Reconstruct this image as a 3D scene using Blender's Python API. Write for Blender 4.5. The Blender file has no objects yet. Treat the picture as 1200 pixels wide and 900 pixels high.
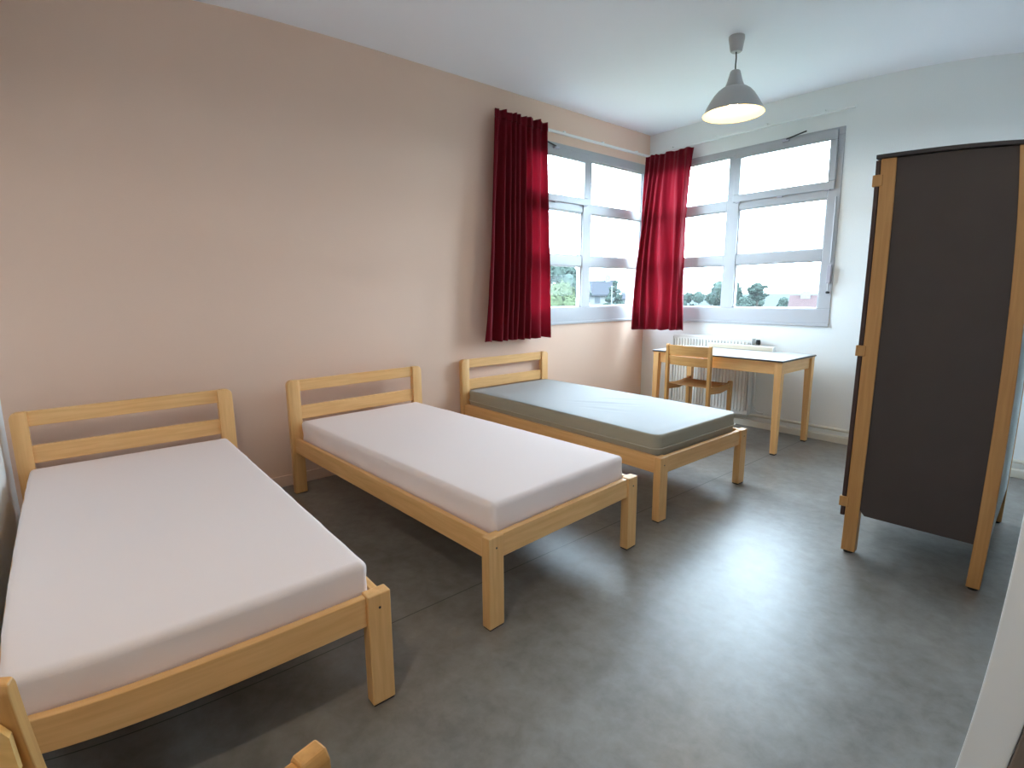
import bpy, bmesh, math, random
from mathutils import Vector, Matrix, noise

S = bpy.context.scene
COL = S.collection
random.seed(7)
PI = math.pi

# ------------------------------------------------------------------ camera
CAM = bpy.data.cameras.new('camera')
cam = bpy.data.objects.new('camera', CAM)
COL.objects.link(cam)
S.camera = cam
CAM.type = 'PANO'                       # wide phone lens with barrel distortion
CAM.sensor_fit = 'HORIZONTAL'
CAM.sensor_width = 36.0
CAM.sensor_height = 27.0
CAM.clip_start = 0.02
CAM.clip_end = 5000
CAM.panorama_type = 'FISHEYE_LENS_POLYNOMIAL'
CAM.fisheye_fov = math.radians(175)
CAM.fisheye_polynomial_k0 = 0.0
CAM.fisheye_polynomial_k1 = -5.58595931e-02
CAM.fisheye_polynomial_k2 = 4.58037570e-05
CAM.fisheye_polynomial_k3 = 7.01742299e-05
CAM.fisheye_polynomial_k4 = -2.06822732e-06
M3 = Matrix(((0.639750, -0.128472, 0.757770), (0.768552, 0.115874, -0.629207), (-0.006971, 0.984920, 0.172868)))
cam.matrix_world = M3.to_4x4()
cam.location = (3.52568, -4.85476, 1.26887)

# ------------------------------------------------------------------ exposure, world, big lights
S.view_settings.view_transform = 'Standard'
S.view_settings.look = 'None'
S.view_settings.gamma = 1.0
S.view_settings.use_curve_mapping = False
S.view_settings.exposure = 0.12
S.cycles.use_denoising = True
S.cycles.max_bounces = 12
S.cycles.diffuse_bounces = 7
S.cycles.transparent_max_bounces = 16
S.cycles.caustics_reflective = False
S.cycles.caustics_refractive = False
S.cycles.sample_clamp_indirect = 8.0
SKY = 34.0
W = bpy.data.worlds.new('overcast_sky')
S.world = W
W.use_nodes = True
nt = W.node_tree
bg = nt.nodes['Background']
tc = nt.nodes.new('ShaderNodeTexCoord')
sx = nt.nodes.new('ShaderNodeSeparateXYZ')
mr = nt.nodes.new('ShaderNodeMapRange')
mr.inputs['From Min'].default_value = -0.05
mr.inputs['From Max'].default_value = 0.6
mx = nt.nodes.new('ShaderNodeMix')
mx.data_type = 'RGBA'
mx.inputs['A'].default_value = (0.65, 0.83, 1.0, 1)
mx.inputs['B'].default_value = (0.69, 0.84, 1.0, 1)
nt.links.new(tc.outputs['Generated'], sx.inputs[0])
nt.links.new(sx.outputs['Z'], mr.inputs['Value'])
nt.links.new(mr.outputs[0], mx.inputs['Factor'])
nt.links.new(mx.outputs['Result'], bg.inputs['Color'])
bg.inputs['Strength'].default_value = SKY

def portal(name, loc, rot, sx_, sy_):
    L = bpy.data.lights.new(name, 'AREA')
    L.shape = 'RECTANGLE'; L.size = sx_; L.size_y = sy_
    L.cycles.is_portal = True
    o = bpy.data.objects.new(name, L); COL.objects.link(o)
    o.location = loc; o.rotation_euler = rot
# window openings guide the sampling of the sky (portals emit nothing)
portal('sky_portal_side', (-0.10, -0.955, 1.78), (0, -PI/2, 0), 1.60, 1.86)
portal('sky_portal_end', (0.955, 0.10, 1.78), (-PI/2, 0, 0), 1.86, 1.60)

LAMP_W = 7.0
HALL_FILL_W = 29.0

# ------------------------------------------------------------------ materials
def nodes(name):
    m = bpy.data.materials.new(name); m.use_nodes = True
    return m, m.node_tree, m.node_tree.nodes['Principled BSDF']

def plain(name, col, rough=0.5, spec=0.4, metal=0.0, bump=0.0, bscale=60, vary=0.0, vscale=3.0):
    m, t, b = nodes(name)
    b.inputs['Base Color'].default_value = (*col, 1)
    b.inputs['Roughness'].default_value = rough
    b.inputs['Specular IOR Level'].default_value = spec
    b.inputs['Metallic'].default_value = metal
    c = t.nodes.new('ShaderNodeTexCoord')
    if vary:
        n = t.nodes.new('ShaderNodeTexNoise'); n.inputs['Scale'].default_value = vscale; n.inputs['Detail'].default_value = 4
        t.links.new(c.outputs['Object'], n.inputs['Vector'])
        mm = t.nodes.new('ShaderNodeMix'); mm.data_type = 'RGBA'
        mm.inputs['A'].default_value = (*[v*(1-vary) for v in col], 1)
        mm.inputs['B'].default_value = (*[min(1, v*(1+vary)) for v in col], 1)
        t.links.new(n.outputs['Fac'], mm.inputs['Factor']); t.links.new(mm.outputs['Result'], b.inputs['Base Color'])
    if bump:
        n = t.nodes.new('ShaderNodeTexNoise'); n.inputs['Scale'].default_value = bscale; n.inputs['Detail'].default_value = 3
        t.links.new(c.outputs['Object'], n.inputs['Vector'])
        bp = t.nodes.new('ShaderNodeBump'); bp.inputs['Strength'].default_value = bump; bp.inputs['Distance'].default_value = 0.01
        t.links.new(n.outputs['Fac'], bp.inputs['Height']); t.links.new(bp.outputs[0], b.inputs['Normal'])
    return m

def wood(name, axis, light, dark, rough=0.42, scale=1.0):
    m, t, b = nodes(name)
    c = t.nodes.new('ShaderNodeTexCoord'); mp = t.nodes.new('ShaderNodeMapping')
    s = [26*scale]*3; s[axis] = 1.6*scale
    mp.inputs['Scale'].default_value = s
    oi = t.nodes.new('ShaderNodeObjectInfo')
    va = t.nodes.new('ShaderNodeVectorMath'); va.operation = 'ADD'
    t.links.new(c.outputs['Object'], va.inputs[0]); t.links.new(oi.outputs['Random'], va.inputs[1])
    t.links.new(va.outputs[0], mp.inputs['Vector'])
    n = t.nodes.new('ShaderNodeTexNoise'); n.inputs['Scale'].default_value = 2.2; n.inputs['Detail'].default_value = 5
    n.inputs['Distortion'].default_value = 0.6
    t.links.new(mp.outputs[0], n.inputs['Vector'])
    r = t.nodes.new('ShaderNodeValToRGB')
    r.color_ramp.elements[0].position = 0.3; r.color_ramp.elements[0].color = (*dark, 1)
    r.color_ramp.elements[1].position = 0.72; r.color_ramp.elements[1].color = (*light, 1)
    t.links.new(n.outputs['Fac'], r.inputs[0]); t.links.new(r.outputs[0], b.inputs['Base Color'])
    b.inputs['Roughness'].default_value = rough
    b.inputs['Specular IOR Level'].default_value = 0.4
    return m

BL, BD = (0.86, 0.52, 0.225), (0.74, 0.41, 0.155)
WX = wood('beech_x', 0, BL, BD); WY = wood('beech_y', 1, BL, BD); WZ = wood('beech_z', 2, BL, BD)
HL, HD = (0.66, 0.37, 0.13), (0.54, 0.28, 0.09)
HX = wood('chair_beech_x', 0, HL, HD); HY = wood('chair_beech_y', 1, HL, HD); HZ = wood('chair_beech_z', 2, HL, HD)
PLY = wood('pale_plywood', 0, (0.80, 0.52, 0.20), (0.70, 0.43, 0.15))
AZ = wood('wardrobe_beech', 2, (0.56, 0.29, 0.10), (0.46, 0.22, 0.07))
DOORW = wood('door_wood', 2, (0.24, 0.19, 0.16), (0.17, 0.13, 0.11))
M_LEFT = plain('painted_wall_beige', (0.80, 0.585, 0.46), 0.75, 0.2, bump=0.12, bscale=140, vary=0.03, vscale=1.2)
M_WHITE = plain('painted_wall_white', (0.82, 0.835, 0.825), 0.7, 0.25, bump=0.1, bscale=140, vary=0.02, vscale=1.5)
M_CEIL = plain('ceiling_paint', (0.91, 0.92, 0.965), 0.85, 0.15, bump=0.05, bscale=100)
M_SKIRT = plain('skirting_paint', (0.72, 0.69, 0.60), 0.45, 0.4)
M_PVC = plain('window_plastic', (0.43, 0.43, 0.45), 0.32, 0.5)
M_RAD = plain('radiator_enamel', (0.82, 0.82, 0.80), 0.3, 0.5)
M_BLACK = plain('black_plastic', (0.012, 0.012, 0.013), 0.45, 0.4)
M_GREY = plain('grey_plastic', (0.40, 0.38, 0.43), 0.4, 0.4)
M_LAMI = plain('desk_laminate', (0.34, 0.335, 0.33), 0.4, 0.35)
M_EDGE = plain('dark_edging', (0.035, 0.028, 0.028), 0.45, 0.4)
M_DARK = plain('wardrobe_laminate', (0.062, 0.046, 0.040), 0.5, 0.3, bump=0.05, bscale=300, vary=0.12, vscale=5)
M_DOOR = plain('wardrobe_door_edge', (0.06, 0.028, 0.022), 0.45, 0.4)
M_BACK = plain('pale_hardboard', (0.62, 0.66, 0.62), 0.6, 0.2)
M_SHEET = plain('white_sheet', (0.92, 0.80, 0.765), 0.9, 0.1, bump=0.15, bscale=500)
M_MSIDE = plain('mattress_side', (0.36, 0.325, 0.245), 0.55, 0.3, bump=0.1, bscale=25)
M_MTOP = plain('mattress_top', (0.36, 0.365, 0.365), 0.62, 0.25, bump=0.06, bscale=14)
M_PIPE2 = plain('piping', (0.50, 0.46, 0.37), 0.5, 0.3)
M_SHADE = plain('lamp_enamel', (0.46, 0.45, 0.45), 0.35, 0.5)
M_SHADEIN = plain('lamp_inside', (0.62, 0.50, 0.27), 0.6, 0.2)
M_CREAM = plain('cream_box', (0.66, 0.58, 0.45), 0.5, 0.3)
M_STEEL = plain('steel', (0.55, 0.55, 0.55), 0.3, 0.5, metal=1.0)

def floor_mat():
    m, t, b = nodes('grey_vinyl_floor')
    c = t.nodes.new('ShaderNodeTexCoord')
    n1 = t.nodes.new('ShaderNodeTexNoise'); n1.inputs['Scale'].default_value = 3.2; n1.inputs['Detail'].default_value = 7; n1.inputs['Roughness'].default_value = 0.62
    n2 = t.nodes.new('ShaderNodeTexNoise'); n2.inputs['Scale'].default_value = 15; n2.inputs['Detail'].default_value = 8; n2.inputs['Roughness'].default_value = 0.65; n2.inputs['Distortion'].default_value = 0.25
    for n in (n1, n2): t.links.new(c.outputs['Object'], n.inputs['Vector'])
    a = t.nodes.new('ShaderNodeMath'); a.operation = 'MULTIPLY_ADD'; a.inputs[1].default_value = 0.45
    t.links.new(n2.outputs['Fac'], a.inputs[0])
    s = t.nodes.new('ShaderNodeMath'); s.operation = 'MULTIPLY'; s.inputs[1].default_value = 0.55
    t.links.new(n1.outputs['Fac'], s.inputs[0]); t.links.new(s.outputs[0], a.inputs[2])
    r = t.nodes.new('ShaderNodeValToRGB')
    r.color_ramp.elements[0].position = 0.33; r.color_ramp.elements[0].color = (0.150, 0.138, 0.122, 1)
    r.color_ramp.elements[1].position = 0.68; r.color_ramp.elements[1].color = (0.290, 0.280, 0.262, 1)
    t.links.new(a.outputs[0], r.inputs[0])
    # welded seams between the vinyl sheets, running along the room
    x = t.nodes.new('ShaderNodeSeparateXYZ'); t.links.new(c.outputs['Object'], x.inputs[0])
    w = t.nodes.new('ShaderNodeMath'); w.operation = 'PINGPONG'; w.inputs[1].default_value = 1.0
    ad = t.nodes.new('ShaderNodeMath'); ad.operation = 'ADD'; ad.inputs[1].default_value = -1.815 + 8
    t.links.new(x.outputs['X'], ad.inputs[0]); t.links.new(ad.outputs[0], w.inputs[0])
    lt = t.nodes.new('ShaderNodeMath'); lt.operation = 'LESS_THAN'; lt.inputs[1].default_value = 0.0025
    t.links.new(w.outputs[0], lt.inputs[0])
    mm = t.nodes.new('ShaderNodeMix'); mm.data_type = 'RGBA'; mm.inputs['B'].default_value = (0.075, 0.075, 0.07, 1)
    t.links.new(lt.outputs[0], mm.inputs['Factor']); t.links.new(r.outputs[0], mm.inputs['A'])
    t.links.new(mm.outputs['Result'], b.inputs['Base Color'])
    rr = t.nodes.new('ShaderNodeMapRange'); rr.inputs['To Min'].default_value = 0.30; rr.inputs['To Max'].default_value = 0.42
    t.links.new(n1.outputs['Fac'], rr.inputs['Value']); t.links.new(rr.outputs[0], b.inputs['Roughness'])
    b.inputs['Specular IOR Level'].default_value = 0.55
    return m
M_FLOOR = floor_mat()

def glass_mat():
    m = bpy.data.materials.new('window_glass'); m.use_nodes = True
    t = m.node_tree; t.nodes.clear()
    o = t.nodes.new('ShaderNodeOutputMaterial'); tr = t.nodes.new('ShaderNodeBsdfTransparent')
    tr.inputs['Color'].default_value = (0.95, 0.98, 0.98, 1)
    gl = t.nodes.new('ShaderNodeBsdfGlossy'); gl.inputs['Roughness'].default_value = 0.02
    lw = t.nodes.new('ShaderNodeLayerWeight'); lw.inputs['Blend'].default_value = 0.5
    pw = t.nodes.new('ShaderNodeMath'); pw.operation = 'POWER'; pw.inputs[1].default_value = 5.0
    ma = t.nodes.new('ShaderNodeMath'); ma.operation = 'MULTIPLY_ADD'; ma.inputs[1].default_value = 0.4; ma.inputs[2].default_value = 0.004
    t.links.new(lw.outputs['Facing'], pw.inputs[0]); t.links.new(pw.outputs[0], ma.inputs[0])
    mx = t.nodes.new('ShaderNodeMixShader')
    t.links.new(ma.outputs[0], mx.inputs[0]); t.links.new(tr.outputs[0], mx.inputs[1]); t.links.new(gl.outputs[0], mx.inputs[2])
    # faint translucent veil in the panes, put in for the haze outdoors
    tl = t.nodes.new('ShaderNodeBsdfTranslucent'); tl.inputs['Color'].default_value = (0.9, 0.97, 0.97, 1)
    m2 = t.nodes.new('ShaderNodeMixShader'); m2.inputs[0].default_value = 0.004
    t.links.new(mx.outputs[0], m2.inputs[1]); t.links.new(tl.outputs[0], m2.inputs[2]); t.links.new(m2.outputs[0], o.inputs[0])
    return m
M_GLASS = glass_mat()

def cloth_mat():
    m, t, b = nodes('crimson_cloth')
    b.inputs['Base Color'].default_value = (0.25, 0.009, 0.022, 1)
    b.inputs['Roughness'].default_value = 0.8
    b.inputs['Specular IOR Level'].default_value = 0.2
    b.inputs['Sheen Weight'].default_value = 0.15
    tl = t.nodes.new('ShaderNodeBsdfTranslucent'); tl.inputs['Color'].default_value = (0.50, 0.02, 0.05, 1)
    mx = t.nodes.new('ShaderNodeMixShader'); mx.inputs[0].default_value = 0.10
    o = t.nodes['Material Output']
    t.links.new(b.outputs[0], mx.inputs[1]); t.links.new(tl.outputs[0], mx.inputs[2]); t.links.new(mx.outputs[0], o.inputs[0])
    return m
M_RED = cloth_mat()

def emit(name, col, s):
    m = bpy.data.materials.new(name); m.use_nodes = True
    t = m.node_tree; t.nodes.clear()
    o = t.nodes.new('ShaderNodeOutputMaterial'); e = t.nodes.new('ShaderNodeEmission')
    e.inputs[0].default_value = (*col, 1); e.inputs[1].default_value = s
    t.links.new(e.outputs[0], o.inputs[0]); return m
M_BULB = emit('warm_bulb', (1.0, 0.74, 0.42), 60.0)

# ------------------------------------------------------------------ mesh helpers
class MB:
    def __init__(s): s.bm = bmesh.new()
    def add(s, t, M=None):
        if M is not None: bmesh.ops.transform(t, matrix=M, verts=t.verts)
        me = bpy.data.meshes.new('tmp'); t.to_mesh(me); t.free()
        s.bm.from_mesh(me); bpy.data.meshes.remove(me)
    def box(s, x0, x1, y0, y1, z0, z1, bev=0.003, seg=2, M=None):
        t = bmesh.new(); bmesh.ops.create_cube(t, size=1)
        for v in t.verts:
            v.co = Vector(((x0+x1)/2+v.co.x*(x1-x0), (y0+y1)/2+v.co.y*(y1-y0), (z0+z1)/2+v.co.z*(z1-z0)))
        if bev: bmesh.ops.bevel(t, geom=t.edges[:], offset=min(bev, .45*min(abs(x1-x0), abs(y1-y0), abs(z1-z0))), segments=seg, profile=0.5, affect='EDGES')
        s.add(t, M); return s
    def prism(s, pts, axis, a0, a1, bev=0.0, M=None):
        # outline pts in the other two axes (cyclic order), extruded along axis
        t = bmesh.new()
        def mk(p, a):
            c = [0, 0, 0]; o = [i for i in range(3) if i != axis]
            c[axis] = a; c[o[0]] = p[0]; c[o[1]] = p[1]; return t.verts.new(c)
        A = [mk(p, a0) for p in pts]; B = [mk(p, a1) for p in pts]
        n = len(pts)
        t.faces.new(A); t.faces.new(B[::-1])
        for i in range(n): t.faces.new((A[i], B[i], B[(i+1) % n], A[(i+1) % n]))
        bmesh.ops.recalc_face_normals(t, faces=t.faces[:])
        if bev: bmesh.ops.bevel(t, geom=t.edges[:], offset=bev, segments=2, profile=0.5, affect='EDGES')
        s.add(t, M); return s
    def lathe(s, prof, cx=0, cy=0, seg=48, close=False):
        t = bmesh.new(); rings = []
        for r, z in prof:
            rings.append([t.verts.new((cx+r*math.cos(2*PI*k/seg), cy+r*math.sin(2*PI*k/seg), z)) for k in range(seg)] if r > 1e-6 else [t.verts.new((cx, cy, z))])
        for A, B in zip(rings, rings[1:]):
            for k in range(seg):
                j = (k+1) % seg
                if len(A) == 1 and len(B) > 1: t.faces.new((A[0], B[k], B[j]))
                elif len(B) == 1 and len(A) > 1: t.faces.new((A[k], A[j], B[0]))
                elif len(A) > 1: t.faces.new((A[k], A[j], B[j], B[k]))
        bmesh.ops.recalc_face_normals(t, faces=t.faces[:])
        s.add(t); return s
    def tube(s, pts, r, seg=10, cyc=False):
        t = bmesh.new(); P = [Vector(p) for p in pts]; n = len(P); rings = []
        up = Vector((0, 0, 1))
        for i, p in enumerate(P):
            a = P[i-1] if (i > 0 or cyc) else p
            b = P[(i+1) % n] if (i < n-1 or cyc) else p
            d = (b-a).normalized()
            u = up if abs(d.dot(up)) < .95 else Vector((0, 1, 0))
            e1 = d.cross(u).normalized(); e2 = d.cross(e1)
            rr = r[i] if isinstance(r, (list, tuple)) else r
            rings.append([t.verts.new(p+e1*rr*math.cos(2*PI*k/seg)+e2*rr*math.sin(2*PI*k/seg)) for k in range(seg)])
        m = n if cyc else n-1
        for i in range(m):
            A, B = rings[i], rings[(i+1) % n]
            for k in range(seg): t.faces.new((A[k], A[(k+1) % seg], B[(k+1) % seg], B[k]))
        if not cyc: t.faces.new(rings[0]); t.faces.new(rings[-1][::-1])
        bmesh.ops.recalc_face_normals(t, faces=t.faces[:])
        s.add(t); return s
    def build(s, name, mat, parent=None, smooth=None, loc=None):
        me = bpy.data.meshes.new(name); s.bm.to_mesh(me); s.bm.free()
        me.materials.append(mat)
        o = bpy.data.objects.new(name, me); COL.objects.link(o)
        if parent is not None: o.parent = parent
        if loc is not None: o.location = loc
        if smooth:
            for p in me.polygons: p.use_smooth = True
            if smooth != 'all':
                me.set_sharp_from_angle(angle=math.radians(smooth))
        return o

def tag(o, label=None, cat=None, group=None, kind=None):
    if label: o['label'] = label
    if cat: o['category'] = cat
    if group: o['group'] = group
    if kind: o['kind'] = kind
    return o
def thing(name, label, cat, loc=(0, 0, 0), rz=0.0, group=None):
    o = bpy.data.objects.new(name, None); COL.objects.link(o)
    o.empty_display_size = 0.1
    o.location = loc; o.rotation_euler = (0, 0, rz)
    return tag(o, label, cat, group)
def struct(o): o['kind'] = 'structure'; return o
def copy_tree(o, parent=None):
    c = o.copy(); COL.objects.link(c)
    if parent is not None: c.parent = parent
    for ch in list(o.children): copy_tree(ch, c)
    return c

# ------------------------------------------------------------------ room shell
H = 2.902
WT = 0.22                  # wall thickness
XR, YB = 3.476, -5.262     # right wall, back wall of the bed side
HX1, HY0 = 4.75, -6.6      # entrance area behind the camera
DY = -3.75                 # wall of the entrance area that ends the right wall
struct(MB().box(-WT, HX1+.1, HY0-.1, WT, -0.12, 0, 0).build('floor', M_FLOOR))
struct(MB().box(-WT, HX1+.1, HY0-.1, WT, H, H+.12, 0).build('ceiling', M_CEIL))
# openings
W1 = (-1.88, -0.04, 0.985, 2.60)       # y0, y1, z0, z1 in the left wall
W2 = (0.04, 1.875, 0.985, 2.575)       # x0, x1, z0, z1 in the end wall
m = MB()
m.box(-WT, 0, YB-.1, W1[0], 0, H, 0); m.box(-WT, 0, W1[1], WT, 0, H, 0)
m.box(-WT, 0, W1[0], W1[1], 0, W1[2], 0); m.box(-WT, 0, W1[0], W1[1], W1[3], H, 0)
struct(m.build('wall_left', M_LEFT))
m = MB()
m.box(0, W2[0], 0, WT, 0, H, 0); m.box(W2[1], XR+.1, 0, WT, 0, H, 0)
m.box(W2[0], W2[1], 0, WT, 0, W2[2], 0); m.box(W2[0], W2[1], 0, WT, W2[3], H, 0)
struct(m.build('wall_far', M_WHITE))
struct(MB().box(XR, XR+.09, DY, 0, 0, H, .004).build('wall_right', plain('white_gloss_paint', (0.86, 0.89, 0.93), 0.4, 0.4)))
struct(MB().box(0, 1.95, YB-.1, YB, 0, H, 0).build('wall_back', M_WHITE))
struct(MB().box(1.85, 1.95, HY0, YB-.1, 0, H, 0).build('wall_recess', M_WHITE))
struct(MB().box(1.95, HX1, HY0-.1, HY0, 0, H, 0).build('wall_entrance', M_WHITE))
struct(MB().box(HX1, HX1+.1, HY0, DY+.1, 0, H, 0).build('wall_side', M_WHITE))
m = MB(); m.box(XR+.09, HX1, DY, DY+.09, 2.08, H, 0); m.box(4.50, HX1, DY, DY+.09, 0, 2.08, 0)
struct(m.build('wall_doorway', M_WHITE))
# wooden door in that wall
d = MB(); d.box(XR+.092, XR+.150, DY-.012, DY+.09, 0, 2.08, .004); d.box(4.44, 4.498, DY-.012, DY+.09, 0, 2.08, .004)
d.box(XR+.150, 4.44, DY-.012, DY+.09, 2.02, 2.08, .004)
d = struct(d.build('door_1', DOORW)); 
MB().box(XR+.155, 4.435, DY+.012, DY+.052, .008, 2.015, .003).build('door_leaf', DOORW, d)
hd = MB().tube([(3.70, DY+.012, 1.03), (3.70, DY-.045, 1.03), (3.82, DY-.045, 1.03)], .009)
hd.box(3.675, 3.725, DY+.002, DY+.013, .93, 1.10, .003)
hd.build('door_handle', M_STEEL, d, 40)

# skirting and heating pipes
struct(MB().box(0, .012, YB, -.05, 0, .075, .003).build('baseboard_left', M_LEFT))
struct(MB().box(.012, XR, -.055, 0, 0, .058, .006).build('baseboard_far', M_SKIRT))
struct(MB().box(.012, 1.95, YB, YB+.012, 0, .075, .003).build('baseboard_back', M_SKIRT))
pp = MB().tube([(.02, -.03, .112), (XR, -.03, .112)], .013).build('heating_pipe', M_SKIRT, None, 40)
tag(pp, 'long cream heating pipe running along the window wall just above the skirting', 'pipe')
for i in range(7):
    MB().box(.25+i*.5, .27+i*.5, -.046, 0, .096, .128, .003).build('pipe_clip', M_SKIRT, pp)

# ------------------------------------------------------------------ windows
def window(name, P, w0, w1, wz0, wz1, mu, mv, bars, sash_first, lowmir):
    """P maps (s, depth, z) to world; s runs along the wall, depth into the room."""
    F = MB()
    def bx(mb, s0, s1, d0, d1, z0, z1, bev=.005):
        a, b = P(s0, d0), P(s1, d1)
        mb.box(min(a[0], b[0]), max(a[0], b[0]), min(a[1], b[1]), max(a[1], b[1]), z0, z1, bev)
    d0, d1 = -.065, .008
    L0, L1, R0, R1 = mu          # fixed column glass, opening column glass
    lo, hi = w0, w1
    zb, (za0, za1), (zc0, zc1), zt = mv
    bx(F, lo, hi, d0, d1, wz0, zb); bx(F, lo, hi, d0, d1, zt, wz1)          # bottom, top rails
    bx(F, lo, L0, d0, d1, zb, zt); bx(F, R1, hi, d0, d1, zb, zt)            # side stiles
    bx(F, L1, R0, d0, d1+.004, zb, zt)                                       # mullion
    for z0, z1 in ((za0, za1), (zc0, zc1)):
        bx(F, L0, L1, d0, d1-.002, z0, z1)
        bx(F, R0, R1, d0, d1-.002, z0, z1)
    bx(F, lo-.0, hi+.0, d1-.004, d1+.012, wz0-.012, wz0+.012, .004)
    f = struct(F.build(name, M_PVC))
    def pane(s0, s1, z0, z1, d=-.03):
        m_ = MB(); bx(m_, s0-.012, s1+.012, d-.004, d+.004, z0-.012, z1+.012, 0); m_.build('pane', M_GLASS, f)
        b = MB()
        e = .010
        bx(b, s0-.001, s0+e, d, d1-.012, z0, z1, .002); bx(b, s1-e, s1+.001, d, d1-.012, z0, z1, .002)
        bx(b, s0, s1, d, d1-.012, z0-.001, z0+e, .002); bx(b, s0, s1, d, d1-.012, z1-e, z1+.001, .002)
        b.build('glazing_bead', M_PVC, f)
    for z0, z1 in ((zb, za0), (za1, zc0), (zc1, zt)): pane(L0, L1, z0, z1)
    for z0, z1 in ((zb, za0), (za1, zc0)): pane(R0, R1, z0, z1)
    # bottom hung sash at the top of the opening column
    sa = MB(); s0, s1, z0, z1 = R0-.055, R1+.055, zc0+.065, zt+.045
    q = .02
    e = d1+q
    bx(sa, s0, s1, d1-.003, e, z0, zc1+.045); bx(sa, s0, s1, d1-.003, e, zt-.035, z1)
    bx(sa, s0, R0+.002, d1-.003, e, zc1+.045, zt-.035); bx(sa, R1-.002, s1, d1-.003, e, zc1+.045, zt-.035)
    so = sa.build('sash', M_PVC, f)
    m_ = MB(); bx(m_, R0-.01, R1+.01, .003, .009, zc1+.035, zt-.025, 0); m_.build('pane', M_GLASS, so)
    for k in (0.06, .5, .94):
        c = s0+(s1-s0)*k
        h = MB(); a = P(c-.02, e-.004); b = P(c+.02, e-.004)
        h.tube([(a[0], a[1], z0-.004), (b[0], b[1], z0-.004)], .007); h.build('hinge', M_GREY, so, 40)
    # opener arm along the top rail
    m_ = MB(); cm = (s0+s1)/2; sg = 1 if sash_first > 0 else -1
    a, b = P(cm+.03*sg, e+.02), P(cm+.19*sg, e+.016)
    m_.tube([(a[0], a[1], z1-.005), (b[0], b[1], z1+.028)], .006)
    m_.build('opener_arm', M_BLACK, f, 40)
    m_ = MB(); bx(m_, cm-.01, cm+.05, e-.006, e+.022, z1-.022, z1+.006); m_.build('opener_bracket', M_GREY, f)
    # control rod down the outer stile and its box with a knob
    m_ = MB(); sr = R1+.045 if sash_first > 0 else R0-.045
    sr = R1+.075 if sash_first > 0 else R0-.02
    a = P(sr, d1+.012)
    m_.tube([(a[0], a[1], zc0), (a[0], a[1], za0-.02)], .007); m_.build('control_rod', M_PVC, f, 40)
    m_ = MB(); bx(m_, sr-.016, sr+.016, d1+.002, d1+.03, za0-.19, za0-.04, .004); m_.build('handle_box', M_GREY, f)
    m_ = MB(); m_.tube([(*P(sr, d1+.015), za0-.19), (*P(sr, d1+.015), za0-.26)], .006); m_.build('handle_stem', M_PVC, f, 40)
    m_ = MB(); m_.tube([(*P(sr, d1+.0), za0-.265), (*P(sr, d1+.032), za0-.265)], .010); m_.build('handle_knob', M_BLACK, f, 40)
    return f
# end wall: s = x ; left wall: s = -y (so that the fixed column is next to the corner on both)
window('window_2', lambda s, d: (s, -d), W2[0], W2[1], W2[2], W2[3], (.10, .906, 1.023, 1.774), (1.122, (1.525, 1.617), (2.028, 2.115), 2.512), None, 1, 0)
window('window_1', lambda s, d: (d, -s), .04, 1.88, W1[2]+.005, W1[3], (.115, .915, 1.032, 1.785), (1.140, (1.533, 1.629), (2.032, 2.115), 2.515), None, 1, 0)

# ------------------------------------------------------------------ curtain rails and curtains
def rail(name, label, a, b, brk, n, mat):
    o = thing(name, label, 'curtain rail', a, 0, 'white curtain rails')
    A, B = Vector(a), Vector(b); dv = B-A
    m = MB()
    if abs(dv.x) > abs(dv.y): m.box(0, dv.x, -.012, .012, -.010, .010, .003)
    else: m.box(-.012, .012, min(0, dv.y), max(0, dv.y), -.010, .010, .003)
    m.build('track', mat, o)
    for k in range(n):
        q = dv*((k+.5)/n); m = MB()
        m.box(min(q.x, q.x+brk[0])-.012, max(q.x, q.x+brk[0])+.012, min(q.y, q.y+brk[1])-.012, max(q.y, q.y+brk[1])+.012, .008, .022, .002)
        m.build('bracket', mat, o)
    return o
rail('curtain_rail', 'white curtain rail above the window beside the beds', (.040, -2.12, 2.675), (.040, -.02, 2.675), (-.040, 0), 4, M_RAD)
rail('curtain_rail', 'white curtain rail above the window behind the desk', (.06, -.040, 2.70), (1.95, -.040, 2.70), (0, .040), 4, M_WHITE)

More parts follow.
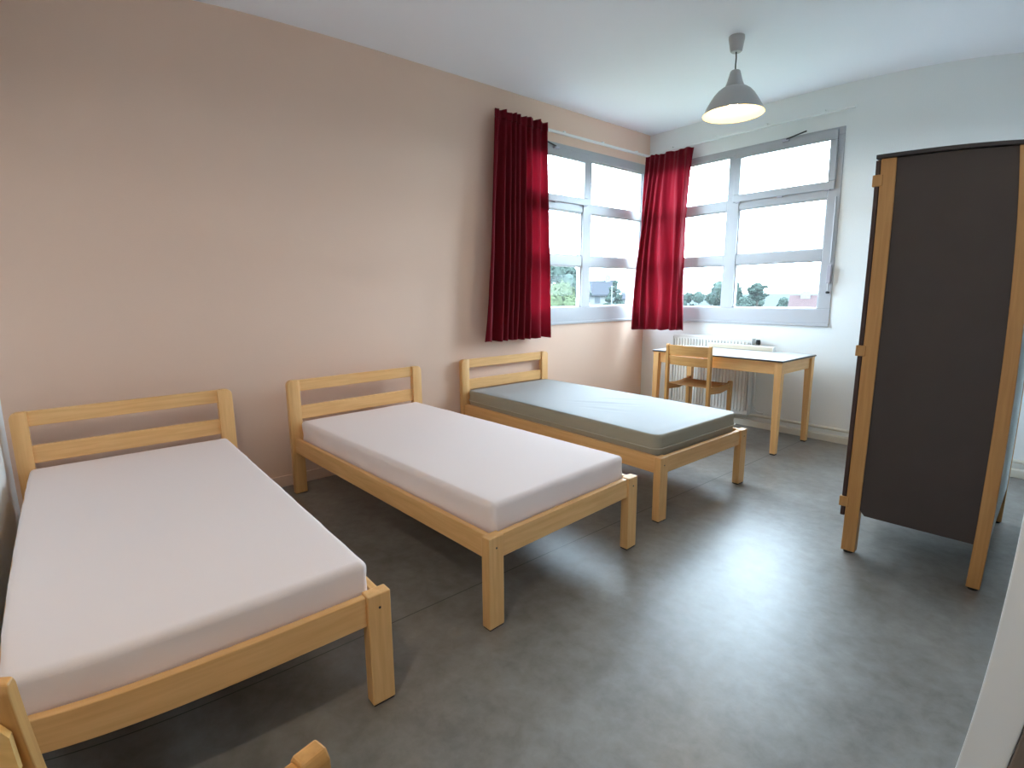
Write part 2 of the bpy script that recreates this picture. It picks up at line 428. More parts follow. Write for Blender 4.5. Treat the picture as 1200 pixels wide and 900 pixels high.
def curtain(label, top, bot, folds, amp, zt, zb, bulge, seed, waist):
    """top/bot: list of (x, y) points of the curtain's line seen from above."""
    rnd = random.Random(seed)
    def line(pts, t):
        n = len(pts)-1; f = min(t*n, n-1e-6); i = int(f); f -= i
        return Vector((pts[i][0]*(1-f)+pts[i+1][0]*f, pts[i][1]*(1-f)+pts[i+1][1]*f))
    N, K = folds*12, 44
    ph = [rnd.uniform(-.7, .7) for _ in range(folds+2)]
    am = [rnd.uniform(.55, 1.25) for _ in range(folds+2)]
    wild = .018 if waist else .012
    o = thing('curtain', label, 'curtain', (top[0][0], top[0][1], zb), 0, 'crimson curtains')
    org = Vector((top[0][0], top[0][1], zb))
    def sheet(z0, z1, rows, off):
        t = bmesh.new(); G = []
        for j in range(rows+1):
            z = z0+(z1-z0)*j/rows
            h = min(1.0, max(0.0, (zt-z)/(zt-zb)))                    # 0 at the top
            row = []
            for i in range(N+1):
                u = i/N
                pt = line(top, u); pb = line(bot, u)
                hh = h**1.1
                p = pt*(1-hh)+pb*hh
                # the cloth gathers sideways below the heading and opens again at the hem
                wv = waist*math.sin(PI*min(1, h**.8))*u**1.5
                p = p+(line(bot, 0)*hh+line(top, 0)*(1-hh)-p)*wv
                d = (line(bot, min(1, u+.02))-line(bot, max(0, u-.02)))*.5+(line(top, min(1, u+.02))-line(top, max(0, u-.02)))*.5
                n = Vector((d.y, -d.x)).normalized()
                uu = u+.055*math.sin(2*PI*u*1.3+seed)+(.05*math.sin(4*h+u*5+seed) if waist else .012*math.sin(3*h+u*7))
                fi = min(max(uu, 0), 1)*folds; k = int(min(fi, folds-1e-6)); w = fi-k
                a_ = am[k]*(1-w)+am[k+1]*w; p_ = ph[k]*(1-w)+ph[k+1]*w
                fine = math.sin(2*PI*(u*folds*1.7)+seed)*.35*(1-min(1, h*3))
                s = math.sin(2*PI*uu*folds+p_)
                s = math.copysign(abs(s)**.75, s)
                A = amp*(.40+.75*min(1, h*1.6))*a_
                q = p+n*(s*A+fine*amp*.4+bulge*math.sin(PI*h)*math.sin(PI*u)*1.0+off)
                q = q+n*(wild*noise.noise(Vector((u*7+seed+h*1.3, h*4, 3.1)))*h+wild*.5*noise.noise(Vector((u*17+seed, h*9, 7.7)))*h*h)
                sag = .012*math.sin(2*PI*u*folds+p_)*0.3 if j == 0 else 0
                row.append(t.verts.new((q.x-org.x, q.y-org.y, z-org.z+(.006*math.sin(u*folds*2*PI*.5+seed) if h < .03 else 0)+sag)))
            G.append(row)
        for A_, B_ in zip(G, G[1:]):
            for i in range(N): t.faces.new((A_[i], A_[i+1], B_[i+1], B_[i]))
        bmesh.ops.solidify(t, geom=t.faces[:], thickness=.003)
        bmesh.ops.recalc_face_normals(t, faces=t.faces[:])
        return t
    m = MB(); m.add(sheet(zb, zt, K, 0)); m.build('drape', M_RED, o, 'all')
    m = MB(); m.add(sheet(zt-.07, zt+.003, 4, .006)); m.build('heading_tape', M_RED, o, 'all')
    return o
curtain('crimson curtain hanging beside the bare mattress bed, left of the side window', [(.10, -2.17), (.10, -1.60)], [(.11, -2.315), (.11, -1.575)], 9, .040, 2.70, .88, 0.0, 3, 0.0)
curtain('crimson curtain bunched in the room corner between the two windows', [(.06, -.14), (.32, -.115), (.585, -.11)], [(.105, -.37), (.34, -.25), (.60, -.125)], 6, .042, 2.655, .89, .015, 11, .10)

# ------------------------------------------------------------------ radiator
rx0, rx1, rz0, rz1 = .465, 1.285, .11, .845
o = thing('radiator', 'white ribbed panel radiator on the wall behind the desk', 'radiator', ((rx0+rx1)/2, -.07, rz0))
w = rx1-rx0; h = rz1-rz0
m = MB(); nf = 24
pts = []
for i in range(nf):
    a = -w/2+.02+(w-.04)*i/nf; b = (w-.04)/nf
    pts += [(a, -.028), (a+b*.12, -.040), (a+b*.55, -.040), (a+b*.67, -.028)]
pts += [(w/2-.02, -.028), (w/2-.02, -.016), (-w/2+.02, -.016)]
m.prism(pts, 2, .035, h-.035)
m.box(-w/2+.004, w/2-.004, -.034, -.014, 0, .05, .008); m.box(-w/2+.004, w/2-.004, -.034, -.014, h-.05, h-.004, .008)
m.build('front_panel', M_RAD, o, 30)
MB().box(-w/2+.01, w/2-.01, .018, .030, .01, h-.01, .004).build('back_panel', M_RAD, o)
m = MB()
for i in range(40): x = -w/2+.03+(w-.06)*i/39; m.box(x-.002, x+.002, -.014, .018, .04, h-.03, 0)
m.build('convector_fins', M_RAD, o)
m = MB(); m.box(-w/2, w/2, -.040, -.034, h-.022, h, .002); m.box(-w/2, w/2, .026, .032, h-.022, h, .002)
for i in range(42): x = -w/2+.02+(w-.04)*i/41; m.box(x-.0045, x+.0045, -.036, .028, h-.006, h-.001, 0)
m.build('top_grille', M_RAD, o)
for s in (-1, 1): MB().box(s*w/2-.004, s*w/2+.004, -.040, .032, .005, h-.002, .002).build('side_cover', M_RAD, o)
MB().tube([(w/2, -.005, h-.06), (w/2+.055, -.005, h-.06)], .011).build('valve_body', M_STEEL, o, 40)
m = MB(); m.tube([(w/2+.045, -.005, h-.055), (w/2+.045, -.005, h-.035), (w/2+.045, -.005, h-.012)], [.019, .021, .017], 16); m.build('valve_knob', M_BLACK, o, 40)
m = MB(); m.tube([(w/2+.045, -.005, h-.06), (w/2+.045, -.005, .12), (w/2+.055, -.003, .075), (w/2+.08, .0, .045), (w/2+.105, .006, .040), (w/2+.13, .012, .040)], .009); m.build('feed_pipe', M_RAD, o, 40)
for s in (-.3, .3): MB().box(s-.015, s+.015, .028, .068, .08, .62, .002).build('wall_bracket', M_RAD, o)

# ------------------------------------------------------------------ desk
tx0, tx1, ty0, ty1 = .70, 1.862, -.805, -.165
o = thing('desk', 'wooden desk with pale laminate top and dark edging standing before the radiator', 'desk', ((tx0+tx1)/2, (ty0+ty1)/2, 0))
hx, hy = (tx1-tx0)/2, (ty1-ty0)/2
MB().box(-hx, hx, -hy, hy, .736, .7465, .002).build('table_top_core', M_EDGE, o)
MB().box(-hx+.006, hx-.006, -hy+.006, hy-.006, .726, .7365, .001).build('table_top_base', WX, o)
MB().box(-hx+.003, hx-.003, -hy+.003, hy-.003, .746, .7505, .001).build('table_top', M_LAMI, o)
for sx in (-1, 1):
    for sy in (-1, 1):
        cx, cy = sx*(hx-.036), sy*(hy-.036)
        L = MB(); t = .028; b = .021
        pt = [(cx-t, cy-t), (cx+t, cy-t), (cx+t, cy+t), (cx-t, cy+t)]
        tb = bmesh.new(); bmesh.ops.create_cube(tb, size=1)
        for v in tb.verts:
            k = t if v.co.z > 0 else b
            # taper on the inner faces only
            ox = cx + (sx*(t-k)); oy = cy + (sy*(t-k))
            v.co = Vector((ox+2*v.co.x*k, oy+2*v.co.y*k, .728 if v.co.z > 0 else .012))
        bmesh.ops.bevel(tb, geom=tb.edges[:], offset=.003, segments=2, profile=.5, affect='EDGES')
        L.add(tb)
        lg = L.build('leg', WZ, o)
        MB().box(cx+sx*(t-b)-.019, cx+sx*(t-b)+.019, cy+sy*(t-b)-.019, cy+sy*(t-b)+.019, 0, .014, .003).build('foot_cap', M_EDGE, lg)
for sy in (-1, 1): MB().box(-hx+.07, hx-.07, sy*(hy-.035)-.011, sy*(hy-.035)+.011, .638, .728, .002).build('apron', WX, o)
for sx in (-1, 1): MB().box(sx*(hx-.035)-.011, sx*(hx-.035)+.011, -hy+.07, hy-.07, .638, .728, .002).build('apron', WY, o)

# slim cream box lying along the back edge of the desk
o = thing('cable_trunking', 'slim cream box section lying along back edge of the desk', 'box', (1.235, -.215, .7506))
MB().box(-.30, .30, -.020, .020, 0, .036, .004).build('body', M_CREAM, o)
MB().box(-.30, .30, -.022, .022, .034, .040, .002).build('lid', M_RAD, o)
for s in (-1, 1): MB().box(s*.302-.004, s*.302+.004, -.022, .022, 0, .040, .002).build('end_cap', M_RAD, o)

# ------------------------------------------------------------------ chairs
def make_chair(label, loc, rz, front_slats=False):
    """local frame: the back faces -y ... the seat extends to +y from the back posts."""
    o = thing('wooden_chair', label, 'chair', loc, rz, 'wooden chairs')
    wd, dp = .43, .40
    hw = wd/2
    for s in (-1, 1):
        # rear leg and back post in one piece, raked above the seat
        x0, x1 = sorted((s*hw, s*(hw-.028)))
        m = MB()
        m.prism([(0, 0), (.030, 0), (.036, .44), (.032, .50), (.028, .815), (.022, .825), (.004, .825), (-.002, .815), (0, .46)], 0, x0, x1, .003)
        lg = m.build('back_post', HZ, o)
        # front leg
        m = MB(); m.prism([(dp-.038, 0), (dp-.008, 0), (dp, .480), (dp-.004, .494), (dp-.042, .494), (dp-.044, .480)], 0, x0, x1, .003)
        m.build('leg', HZ, o)
        # side rail, slightly dished
        m = MB(); xi0, xi1 = sorted((s*(hw-.004), s*(hw-.024)))
        m.prism([(.03, .415), (.20, .405), (dp-.03, .430), (dp-.03, .486), (.20, .464), (.03, .474)], 0, xi0, xi1, .002)
        m.build('side_rail', HY, o)
    # plywood seat, curved
    t = bmesh.new(); G = []
    for j in range(11):
        v = j/10; row = []
        for i in range(13):
            u = i/12; x = (u-.5)*(wd-.05); y = .020+v*(dp-.010)
            y -= .018*(1-v)*(1-(2*u-1)**2)
            z = .474-.014*(1-(2*u-1)**2)*math.sin(PI*min(1, v*1.1))+.010*(v-.5)-(.022*max(0, (v-.8)/.2)**2)
            row.append(t.verts.new((x, y, z)))
        G.append(row)
    for A, B in zip(G, G[1:]):
        for i in range(12): t.faces.new((A[i], A[i+1], B[i+1], B[i]))
    bmesh.ops.solidify(t, geom=t.faces[:], thickness=.011); bmesh.ops.recalc_face_normals(t, faces=t.faces[:])
    m = MB(); m.add(t); m.build('seat', HX, o, 40)
    # two curved back slats, let in between the posts or fixed on their front
    zs = ((.700, .776, .032), (.606, .690, .034)) if front_slats else ((.732, .817, .002), (.642, .722, .006))
    ws = wd-.022 if front_slats else wd-.052
    for z0, z1, y in zs:
        t = bmesh.new(); F = []
        for i in range(25):
            u = i/24; x = (u-.5)*ws; c = (.014 if front_slats else .018)*(1-(2*u-1)**2)
            e = max(0, abs(x)-(ws/2-.014))/.014; cut = .014*(1-math.sqrt(max(0, 1-e*e))) if front_slats else 0
            F.append([t.verts.new((x, y+yy-c, z)) for yy, z in ((.008, z0+cut), (.021, z0+cut), (.013, z1-cut), (.000, z1-cut))])
        for A, B in zip(F, F[1:]):
            for k in range(4): t.faces.new((A[k], A[(k+1) % 4], B[(k+1) % 4], B[k]))
        t.faces.new(F[0]); t.faces.new(F[-1][::-1]); bmesh.ops.recalc_face_normals(t, faces=t.faces[:])
        m = MB(); m.add(t); m.build('back_slat', PLY if front_slats else HX, o, 40)
    if front_slats: MB().box(-hw+.026, hw-.026, .002, .026, .784, .818, .003).build('top_rail', HX, o)
    MB().box(-hw+.026, hw-.026, dp-.034, dp-.016, .41, .452, .002).build('front_rail', HX, o)
    return o
make_chair('wooden chair with two back slats tucked under the desk', (1.104, -.872, 0), 0.0)
make_chair('wooden chair in the near left corner, its back post before the nearest bed', (2.675, -5.200, 0), -PI/2+math.radians(-18), True)
make_chair('wooden chair at the bottom edge, only its back corner showing over dark floor', (3.100, -4.930, 0), -PI/2+math.radians(15), True)

# ------------------------------------------------------------------ beds
BW, BLn, LEGH, HBH, LW = .979, 1.949, .375, .742, .075
def make_bed(label, loc, rz):
    o = thing('bed', label, 'bed', loc, rz, 'single beds along the left wall')
    for s, y0 in ((0, 0), (1, BW-LW)):
        lg = MB().box(-.045, 0, y0, y0+LW, 0.006, LEGH, .004).build('leg', WZ, o)
        MB().box(-.041, -.004, y0+.004, y0+LW-.004, 0, .008, 0).build('foot_cap', M_EDGE, lg)
        yc = .012 if s == 0 else BW-.012
        m = MB(); yb = y0+LW/2
        m.tube([(-.002, yb, LEGH-.045), (.0010, yb, LEGH-.045)], .0040, 12); m.build('bolt', M_EDGE, lg, 40)
    MB().box(-.036, -.010, LW, BW-LW, LEGH-.098, LEGH-.003, .003).build('foot_rail', WY, o)
    for y0 in (.020, BW-.044): MB().box(-BLn+.038, -.045, y0, y0+.024, LEGH-.100, LEGH-.004, .003).build('side_rail', WX, o)
    # headboard: two posts with rounded outer shoulders and two cross rails
    r = .032
    for s in (0, 1):
        y0, y1 = (0, LW) if s == 0 else (BW-LW, BW)
        pts = [(y0, 0.004), (y1, 0.004)]
        arc = [(1-math.cos(a), math.sin(a)) for a in [PI/2*k/6 for k in range(7)]]
        if s == 0: pts += [(y1, HBH)] + [(y0+r*(1-math.sin(a)), HBH-r*(1-math.cos(a))) for a in [PI/2*k/6 for k in range(7)]]
        else: pts += [(y1-r*(1-math.cos(a)), HBH-r+r*math.sin(a)) for a in [PI/2*k/6 for k in range(7)]] + [(y0, HBH)]
        m = MB(); m.prism(pts, 0, -BLn, -BLn+.040, .003); m.build('headboard_post', WZ, o, 30)
    for z0, z1 in ((.668, HBH-.001), (.485, .572)):
        MB().box(-BLn+.006, -BLn+.028, LW-.002, BW-LW+.002, z0, z1, .003).build('headboard_rail', WY, o)
    for k in range(11):
        a = -BLn+.10+k*.172
        MB().box(a, a+.07, .036, BW-.036, .308, .324, .002).build('slat', WY, o)
    for y0 in (.044, BW-.062): MB().box(-BLn+.04, -.036, y0, y0+.018, .286, .308, .001).build('slat_ledge', WX, o)
    return o
BEDS = [(2.17388, -5.19714, .00827), (2.11134, -3.79666, .06230), (1.97436, -2.51338, .00180)]
BLAB = ['light beech single bed nearest the camera, along the back wall',
        'light beech single bed in the middle of the row of three',
        'light beech single bed with the bare grey mattress, nearest the windows']
for (x, y, a), lab in zip(BEDS, BLAB):
    make_bed(lab, (x, y, 0), a)

def rounded_block(a0, a1, b0, b1, z0, z1, r, nx, ny, nz, wrinkle, seed):
    t = bmesh.new(); V = {}
    c = Vector(((a0+a1)/2, (b0+b1)/2, (z0+z1)/2)); hd = Vector(((a1-a0)/2, (b1-b0)/2, (z1-z0)/2)); inn = hd-Vector((r, r, r))
    def cs(n, h, r_):      # denser near the ends
        L = [-1+2*i/n for i in range(n+1)]
        return sorted(set([round(x*(h-r_)/h, 6) for x in L]+[-1+k*r_/h/4 for k in range(4)]+[1-k*r_/h/4 for k in range(4)]))
    X, Y, Z = cs(nx, hd.x, r), cs(ny, hd.y, r), cs(nz, hd.z, r)
    def vert(i, j, k):
        if (i, j, k) in V: return V[i, j, k]
        p = Vector((X[i]*hd.x, Y[j]*hd.y, Z[k]*hd.z))
        q = Vector([max(-inn[n], min(inn[n], p[n])) for n in range(3)])
        d = p-q
        # push to the rounded surface
        mlen = max(abs(d.x), abs(d.y), abs(d.z))
        if d.length > 1e-6: p = q+d.normalized()*mlen
        nrm = d.normalized() if d.length > 1e-6 else Vector((0, 0, 1))
        s = 1-abs(nrm.z)
        w = noise.noise(Vector((p.x*7+seed, p.y*7, p.z*16)))*.5+noise.noise(Vector((p.x*18, p.y*18+seed, p.z*30)))*.3
        p = p+nrm*wrinkle*w*(.35+s)
        if p.z > 0: p.z += .006*(1-(p.x/hd.x)**2)*(1-(p.y/hd.y)**2)
        V[i, j, k] = t.verts.new(p+c); return V[i, j, k]
    nX, nY, nZ = len(X)-1, len(Y)-1, len(Z)-1
    for i in range(nX):
        for j in range(nY):
            t.faces.new((vert(i, j, nZ), vert(i+1, j, nZ), vert(i+1, j+1, nZ), vert(i, j+1, nZ)))
            t.faces.new((vert(i, j, 0), vert(i, j+1, 0), vert(i+1, j+1, 0), vert(i+1, j, 0)))
    for i in range(nX):
        for k in range(nZ):
            t.faces.new((vert(i, 0, k), vert(i+1, 0, k), vert(i+1, 0, k+1), vert(i, 0, k+1)))
            t.faces.new((vert(i, nY, k), vert(i, nY, k+1), vert(i+1, nY, k+1), vert(i+1, nY, k)))
    for j in range(nY):
        for k in range(nZ):
            t.faces.new((vert(0, j, k), vert(0, j, k+1), vert(0, j+1, k+1), vert(0, j+1, k)))
            t.faces.new((vert(nX, j, k), vert(nX, j+1, k), vert(nX, j+1, k+1), vert(nX, j, k+1)))
    bmesh.ops.recalc_face_normals(t, faces=t.faces[:])
    return t
for (x, y, a), (zt, b0, b1), lab, sd in zip(BEDS[:2], ((.466, .048,  .931), (.478, .060, .926)),
        ('mattress in white fitted sheet on the bed nearest the camera', 'mattress in white fitted sheet on the middle bed of the row'), (2, 9)):
    m = MB(); m.add(rounded_block(-1.905, -.047, b0, b1, .3285, zt, .024, 40, 20, 6, .006, sd))
    mo = m.build('mattress', M_SHEET, None, 'all'); mo.location = (x, y, 0); mo.rotation_euler = (0, 0, a)
    tag(mo, lab, 'mattress', 'mattresses on the three beds')

# bare mattress: grey sides, pale top, piped seam
x, y, a = BEDS[2]
o = thing('mattress', 'bare mattress with pale grey top and olive grey sides by the windows', 'mattress', (x, y, 0), a, 'mattresses on the three beds')
def rrect(a0, a1, b0, b1, r, n=8):
    P = []
    for cx, cy, s in ((a1-r, b1-r, 0), (a0+r, b1-r, 1), (a0+r, b0+r, 2), (a1-r, b0+r, 3)):
        for k in range(n+1):
            t_ = PI/2*(s+k/n); P.append((cx+r*math.cos(t_), cy+r*math.sin(t_)))
    Q = []
    for i, p_ in enumerate(P):      # subdivide the long sides
        q_ = P[(i+1) % len(P)]; L = math.hypot(q_[0]-p_[0], q_[1]-p_[1]); k = max(1, int(L/.05))
        for j in range(k): Q.append((p_[0]+(q_[0]-p_[0])*j/k, p_[1]+(q_[1]-p_[1])*j/k))
    return Q
A0, A1, B0, B1 = -1.905, -.05, .040, .945
t = bmesh.new(); rings = []
for z, ins, wr in ((.325, .035, 0), (.335, .018, .3), (.360, .008, 1), (.385, .006, 1), (.405, .0, .6), (.43, .004, 1), (.46, .003, .8), (.478, .004, .2), (.484, .010, 0)):
    rg = []
    for (px, py) in rrect(A0+ins, A1-ins, B0+ins, B1-ins, .055-ins*.5):
        w_ = noise.noise(Vector((px*9, py*9, z*25)))*.006*wr
        d_ = Vector((px-(A0+A1)/2, (py-(B0+B1)/2)*2.05)).normalized()
        rg.append(t.verts.new((px+d_.x*w_, py+d_.y*w_, z)))
    rings.append(rg)
n = len(rings[0])
for A, B in zip(rings, rings[1:]):
    for k in range(n): t.faces.new((A[k], A[(k+1) % n], B[(k+1) % n], B[k]))
t.faces.new(rings[0][::-1]); t.faces.new(rings[-1])
bmesh.ops.recalc_face_normals(t, faces=t.faces[:])
m = MB(); m.add(t); m.build('side_panel', M_MSIDE, o, 50)
# pale top, a little crowned, with a few creases
t = bmesh.new(); G = []; NX, NY = 90, 44
for i in range(NX+1):
    row = []
    for j in range(NY+1):
        u, v = i/NX, j/NY
        px = A0+.013+(A1-A0-.026)*u; py = B0+.013+(B1-B0-.026)*v
        # round the corners in plan
        rr = .045
        ex = min(px-(A0+.013), (A1-.013)-px); ey = min(py-(B0+.013), (B1-.013)-py)
        if ex < rr and ey < rr:
            dx, dy = rr-ex, rr-ey; mlen = max(dx, dy); l = math.hypot(dx, dy)
            kx, ky = dx/l*mlen, dy/l*mlen
            px += (dx-kx)*(1 if px < (A0+A1)/2 else -1); py += (dy-ky)*(1 if py < (B0+B1)/2 else -1)
        z = .4845+.005*(min(ex, ey, .05)/.05)+.004*(1-(2*u-1)**2)
        for (c0, c1, e0, e1, dep) in ((-1.05, .30, -.55, .62, .006), (-.85, .25, -.48, .38, .005), (-.95, .55, -.60, .80, .004)):
            q = Vector((e0-c0, e1-c1)); L = q.length; q /= L
            w_ = Vector((px-c0, py-c1)); s_ = w_.dot(q); p_ = abs(w_.x*q.y-w_.y*q.x)
            if 0 < s_ < L: z -= dep*math.exp(-(p_/.018)**2)*math.sin(PI*s_/L)-dep*.5*math.exp(-((p_-.04)/.025)**2)*math.sin(PI*s_/L)
        row.append(t.verts.new((px, py, z)))
    G.append(row)
for A, B in zip(G, G[1:]):
    for j in range(NY): t.faces.new((A[j], B[j], B[j+1], A[j+1]))
bmesh.ops.recalc_face_normals(t, faces=t.faces[:])
m = MB(); m.add(t); tp = m.build('top_panel', M_MTOP, o, 'all'); tp['label'] = 'pale blue-grey vinyl top'
m = MB(); m.tube([(px, py, .405) for px, py in rrect(A0-.002, A1+.002, B0-.002, B1+.002, .056)], .0035, 6, True); m.build('piping', M_PIPE2, o, 'all')

# ------------------------------------------------------------------ wardrobe
wx0, wx1, wy0, wy1, WH = 2.738, 3.300, -2.075, -1.010, 1.842
o = thing('wardrobe', 'tall dark wardrobe with orange beech corner posts by the right wall', 'wardrobe', (wx0, wy0-.012, 0), math.radians(2.4))
dx, dy = wx1-wx0, 1.005
for px in (0, dx-.055):
    for py in (0, dy-.045):
        lg = MB().box(px, px+.055 if px else .060, py, py+.045, .010, WH, .003).build('leg', AZ, o)
        MB().lathe([(0, 0), (.021, 0), (.022, .004), (.022, .012), (0, .012)], px+.028, py+.0225, 16).build('glide', M_BLACK, lg)
for py in (.008, dy-.024):
    p_ = MB().prism([(.055, .235), (.072, .215), (.080, .205), (dx-.05, .205), (dx-.05, WH-.002), (.055, WH-.002)], 1, py, py+.016).build('side_panel', M_DARK, o)
MB().box(-.018, dx+.004, -.012, dy+.012, WH, WH+.018, .003).build('top', M_EDGE, o)
MB().box(.02, dx-.01, .024, dy-.024, .215, .233, .002).build('bottom_shelf', M_DARK, o)
MB().box(.05, dx-.02, .024, dy-.024, 1.52, 1.538, .002).build('hat_shelf', M_DARK, o)
MB().box(dx-.012, dx-.004, .045, dy-.045, .205, WH-.002, .001).build('back_panel', M_BACK, o)
for k, (a_, b_) in enumerate(((.004, dy/2-.002), (dy/2+.002, dy-.004))):
    dr = MB().box(-.021, -.003, a_, b_, .185, WH-.004, .002).build('door', M_DOOR, o)
    yk = b_-.05 if k == 0 else a_+.05
    MB().tube([(-.021, yk, 1.05), (-.036, yk, 1.05), (-.046, yk, 1.05)], [.006, .012, .010], 14).build('knob', M_STEEL, dr, 40)
    yh = -.004 if k == 0 else dy-.022
    for zc in (1.751, .996, .258): MB().box(-.029, .012, yh, yh+.026, zc-.025, zc+.025, .003).build('hinge', AZ, dr)

# ------------------------------------------------------------------ pendant lamp
LX, LY = 1.655, -1.388
def pendant(label, x, y, watts, colour=(1.0, .76, .46)):
    o = thing('pendant_lamp', label, 'lamp', (x, y, H))
    z = lambda q: q-H
    MB().lathe([(0, z(2.902)), (.050, z(2.902)), (.051, z(2.888)), (.037, z(2.812)), (.030, z(2.806)), (.010, z(2.806)), (0, z(2.808))], 0, 0, 32).build('ceiling_rose', M_SHADE, o, 40)
    MB().tube([(0, 0, z(2.81)), (.0015, .001, z(2.77)), (-.001, 0, z(2.73)), (0, 0, z(2.685))], .0042, 8).build('cord', M_BLACK, o, 40)
    MB().lathe([(.006, z(2.694)), (.026, z(2.693)), (.031, z(2.688)), (.044, z(2.640)), (.050, z(2.620)), (.060, z(2.597)), (.062, z(2.590)), (.052, z(2.588)), (.006, z(2.600))], 0, 0, 40).build('socket_cover', M_SHADE, o, 40)
    sh = MB().lathe([(.055, z(2.592)), (.080, z(2.583)), (.104, z(2.566)), (.128, z(2.539)), (.150, z(2.505)), (.170, z(2.470)), (.186, z(2.440)), (.193, z(2.428)), (.1945, z(2.424)), (.191, z(2.424))], 0, 0, 56).build('lamp_shade', M_SHADE, o, 40)
    MB().lathe([(.191, z(2.425)), (.190, z(2.430)), (.183, z(2.440)), (.167, z(2.470)), (.147, z(2.505)), (.125, z(2.536)), (.101, z(2.562)), (.077, z(2.579)), (.030, z(2.586)), (0, z(2.586))], 0, 0, 56).build('shade_lining', M_SHADEIN, sh, 40)
    MB().lathe([(.014, z(2.585)), (.014, z(2.56)), (.020, z(2.540)), (.030, z(2.515)), (.032, z(2.498)), (.027, z(2.477)), (.014, z(2.466)), (0, z(2.464))], 0, 0, 24).build('bulb', M_BULB, o, 60)
    L = bpy.data.lights.new('bulb_light', 'POINT'); L.energy = watts; L.color = colour; L.shadow_soft_size = .03
    lo = bpy.data.objects.new('bulb_light', L); COL.objects.link(lo); lo.parent = o; lo.location = (0, 0, z(2.450))
    return o
pendant('grey metal pendant lamp lit warm, hanging from the ceiling before the windows', LX, LY, LAMP_W)
if HALL_FILL_W > 0: pendant('added unseen pendant lamp behind the camera, warm fill for the near end', 3.00, -5.20, HALL_FILL_W, (1.0, .90, .78))  # unseen lamp, added to fill the near end with warm light

# ------------------------------------------------------------------ outside
M_GRASS = plain('grass', (0.045, 0.055, 0.03), 0.9, 0.0, vary=.3, vscale=.2)
M_SEA = plain('sea', (0.030, 0.034, 0.033), 0.5, 0.0)
M_LEAF = plain('dark_leaves', (0.018, 0.028, 0.019), 0.8, 0.0, vary=.5, vscale=1.5)
M_LEAF2 = plain('yellow_green_leaves', (0.032, 0.041, 0.021), 0.8, 0.0, vary=.4, vscale=1.5)
M_LEAF3 = plain('blue_green_leaves', (0.022, 0.031, 0.026), 0.8, 0.0, vary=.5, vscale=1.2)
M_BARK = plain('bark', (0.020, 0.018, 0.015), 0.9, 0.0)
M_HOUSE = plain('white_render', (0.075, 0.075, 0.075), 0.9, 0.0)
M_SLATE = plain('slate_roof', (0.019, 0.020, 0.0235), 0.7, 0.0, vary=.2, vscale=3)
M_TILE = plain('red_tile_roof', (0.036, 0.024, 0.024), 0.8, 0.0, vary=.2, vscale=3)
M_PANE = plain('dark_window', (0.03, 0.035, 0.04), 0.1, 0.5)
GZ = -7.0
def ground(name, mat, x0, x1, y0, y1, z):
    m = MB(); m.box(x0, x1, y0, y1, z-.2, z, 0); return struct(m.build(name, mat))
ground('ground', M_GRASS, -160, 60, -60, 140, GZ)
ground('ground_sea', M_SEA, -4000, 4000, -3000, 4500, GZ-6)
CL = Vector((3.526, -4.855, 1.269))      # the room's end from which the garden is laid out
def tree(name, label, x, y, top, rad, hgt, mat, blobs, seed, squash=1.0, cone=False, trunk=.18, group=None, k=1.0):
    # k slides the tree along the sight line from the room and scales it alike
    x, y, top = CL.x+(x-CL.x)*k, CL.y+(y-CL.y)*k, CL.z+(top-CL.z)*k
    rad, hgt = rad*k, hgt*k
    rnd = random.Random(seed)
    o = thing(name, label, 'tree', (x, y, GZ), 0, group)
    t = MB(); T = top-GZ
    base = T-hgt
    t.tube([(0, 0, 0), (.1, 0, base*.5), (0, .05, base+hgt*.45)], [trunk*1.3, trunk, trunk*.5], 8)
    t.build('trunk', M_BARK, o, 50)
    c = bmesh.new()
    for bi in range(blobs):
        f = rnd.random(); ang = rnd.uniform(0, 2*PI)
        if cone:
            zz = base+hgt*.05+hgt*.9*f; R = rad*(1-f)*.85+.05*rad
            rho = R*rnd.uniform(.3, 1); br = max(.10*rad, .42*rad*(1-f*.8))
        else:
            zz = base+hgt*(.12+.76*f); R = rad*math.sqrt(max(.05, 1-(2*f-1)**2))*.8
            rho = R*math.sqrt(rnd.random()); br = rad*rnd.uniform(.22, .36)
        cx, cy = rho*math.cos(ang), rho*math.sin(ang)
        b = bmesh.new(); bmesh.ops.create_icosphere(b, subdivisions=2, radius=1)
        for v in b.verts:
            d = v.co.normalized()
            q = .80*(1+.35*noise.noise(d*2.3+Vector((bi*3.1, seed, 0))))
            v.co = Vector((d.x*br*q+cx, d.y*br*q+cy, d.z*br*q*squash+zz))
        for _ in range(170):
            d = Vector((rnd.gauss(0, 1), rnd.gauss(0, 1), rnd.gauss(0, 1))).normalized()
            q = .80*(1+.35*noise.noise(d*2.3+Vector((bi*3.1, seed, 0))))*rnd.uniform(.92, 1.22)
            p = Vector((d.x*br*q+cx, d.y*br*q+cy, d.z*br*q*squash+zz)); l = (.07+.05*rnd.random())*math.sqrt(k)*max(.8, rad/2)
            e1 = Vector((rnd.gauss(0, 1), rnd.gauss(0, 1), rnd.gauss(0, 1))).normalized(); e2 = d.cross(e1).normalized()
            b.faces.new([b.verts.new(p+w_) for w_ in (e1*l, e2*l*.6, -e1*l, -e2*l*.6)])
        me = bpy.data.meshes.new('t'); b.to_mesh(me); b.free(); c.from_mesh(me); bpy.data.meshes.remove(me)
    m = MB(); m.bm.free(); m.bm = c; m.build('foliage', mat, o)
    return o
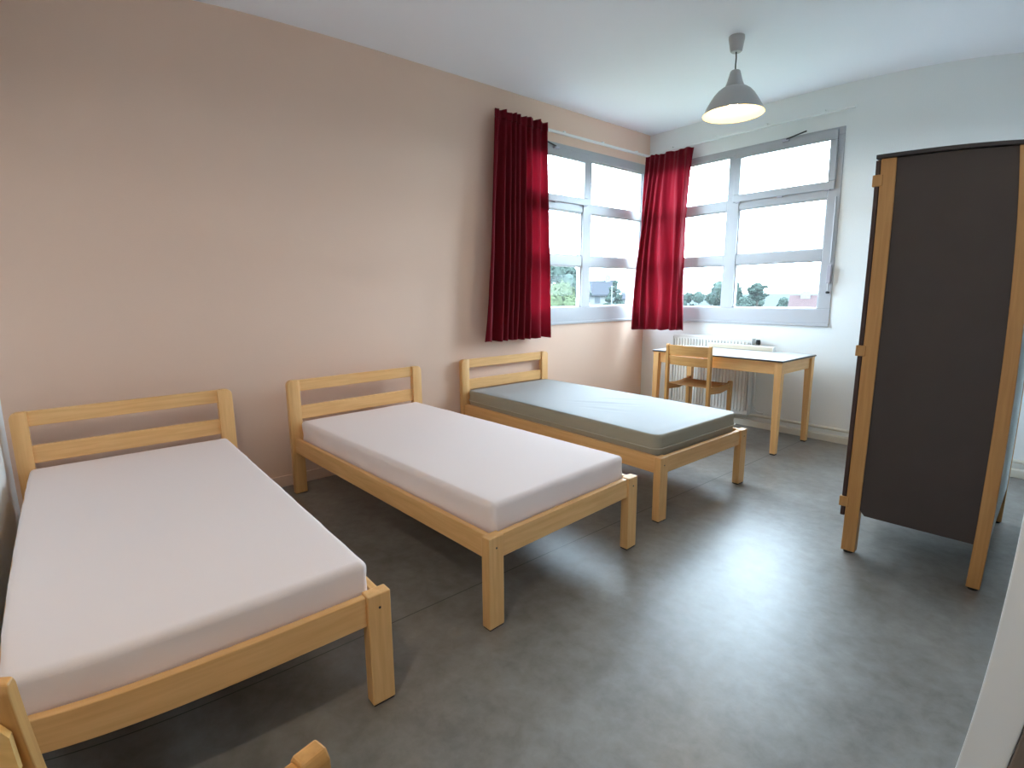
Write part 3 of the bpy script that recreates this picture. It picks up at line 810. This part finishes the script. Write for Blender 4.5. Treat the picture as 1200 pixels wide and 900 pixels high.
# seen through the side window
tree('broadleaf_tree', 'tall blue-green tree filling the lower left pane of the side window', -14.25, 12.75, 3.3, 1.8, 6.5, M_LEAF3, 54, 1)
tree('broadleaf_tree', 'green tree left behind the curtain side of the side window', -17.6, 11.2, 3.2, 2.6, 7.0, M_LEAF3, 30, 2, k=1.45)
tree('shrub', 'yellow-green shrub at the foot of the lower left pane of side window', -14.25, 12.70, 2.0, 1.75, 5.0, M_LEAF2, 40, 3, k=.62)
tree('conifer_tree', 'blue-green conical tree in front of the white gabled house', -24.75, 30.0, 2.55, 1.9, 6.0, M_LEAF3, 46, 4, cone=True)
tree('shrub', 'low dark bush at the foot of the white gabled house', -25.4, 29.4, .85, 1.0, 3.5, M_LEAF, 20, 5, k=.80)
def house(name, label, x, y, rz, w, d, eave, ridge, roofm, wins, chim, ch=.6):
    o = thing(name, label, 'house', (x, y, GZ), rz)
    E_, R_ = eave-GZ, ridge-GZ
    m = MB(); m.prism([(-d/2, 0), (d/2, 0), (d/2, E_), (0, R_-.12), (-d/2, E_)], 0, -w/2, w/2); m.build('wall', M_HOUSE, o)
    m = MB(); k = (R_-E_)/(d/2); ov = .35
    for s in (-1, 1):
        m.prism([(0, R_), (s*(d/2+ov), E_-ov*k), (s*(d/2+ov), E_-ov*k-.16), (0, R_-.18)], 0, -w/2-.3, w/2+.3)
    m.build('roof', roofm, o)
    for cx in chim:
        MB().box(cx-.3, cx+.3, -.3, .3, R_-.6, R_+ch, .03).build('chimney', M_HOUSE, o)
    for (wx, wz, ww, wh, face) in wins:
        if face == 'gable': f = MB().box(w/2-.02, w/2+.05, wx-ww/2, wx+ww/2, wz-GZ, wz-GZ+wh, 0)
        else: f = MB().box(wx-ww/2, wx+ww/2, -d/2-.05, -d/2+.02, wz-GZ, wz-GZ+wh, 0)
        f.build('window', M_PANE, o)
    return o
house('house', 'white house with grey slate roof beyond the conical tree', -37.0, 41.1, math.radians(40), 4.6, 4.6, 1.35, 2.75, M_SLATE,
      [(-1.2, .2, .6, .8, 'long'), (.6, .2, .6, .8, 'long'), (0, .2, .7, .9, 'gable')], (-1.7, 1.7))
house('house', 'small white house beyond, beside the corner curtain', -38.6, 51.3, math.radians(40), 3.2, 3.2, .75, 1.5, M_SLATE, [(0, -.4, .6, .7, 'long')], (1.2,))
o = thing('flagpole', 'thin white flagpole in front of the conical tree', 'pole', (-18.67, 22.2, GZ))
MB().tube([(0, 0, 0), (0, 0, 8.65)], [.06, .04], 10).build('mast', M_HOUSE, o, 40)
MB().lathe([(0, 8.62), (.07, 8.66), (.07, 8.72), (0, 8.77)], 0, 0, 12).build('finial', M_HOUSE, o, 40)
# seen through the window behind the desk
tree('broadleaf_tree', 'dark hazy tree rising in the lower left pane of the desk window', -15.4, 30.6, 2.85, 1.9, 6.5, M_LEAF3, 30, 6)
tree('broadleaf_tree', 'lower hazy tree beside the corner curtain in the desk window', -17.3, 29.6, 1.75, 1.7, 5.5, M_LEAF3, 28, 7, k=1.3)
tree('broadleaf_tree', 'hazy tree at left edge of the wide lower pane, desk window', -14.6, 32.0, 1.15, 1.4, 5.0, M_LEAF3, 26, 8, k=.75)
tree('pine_tree', 'round crowned pine standing alone in the wide lower pane, desk window', -21.9, 49.5, 2.25, 1.3, 2.0, M_LEAF3, 34, 9, .6)
for i, (x, y, tp, r) in enumerate(((-22.4, 44.9, 1.05, 1.25), (-20.3, 45.6, 1.1, 1.3), (-18.0, 46.3, .95, 1.35), (-15.9, 46.9, 1.05, 1.3))):
    tree('broadleaf_tree', 'low hazy tree in the row under the pine beyond the desk window', x, y, tp, r, 4.5, M_LEAF3, 24, 20+i, group='row of low trees under the pine', k=(.84, 1.3, .84, 1.3)[i])
house('house', 'house with pale red tiled roof and chimney beyond the desk window', -9.85, 35.5, math.radians(18), 5.2, 4.4, -.75, 1.02, M_TILE, [], (-1.9,), .28)
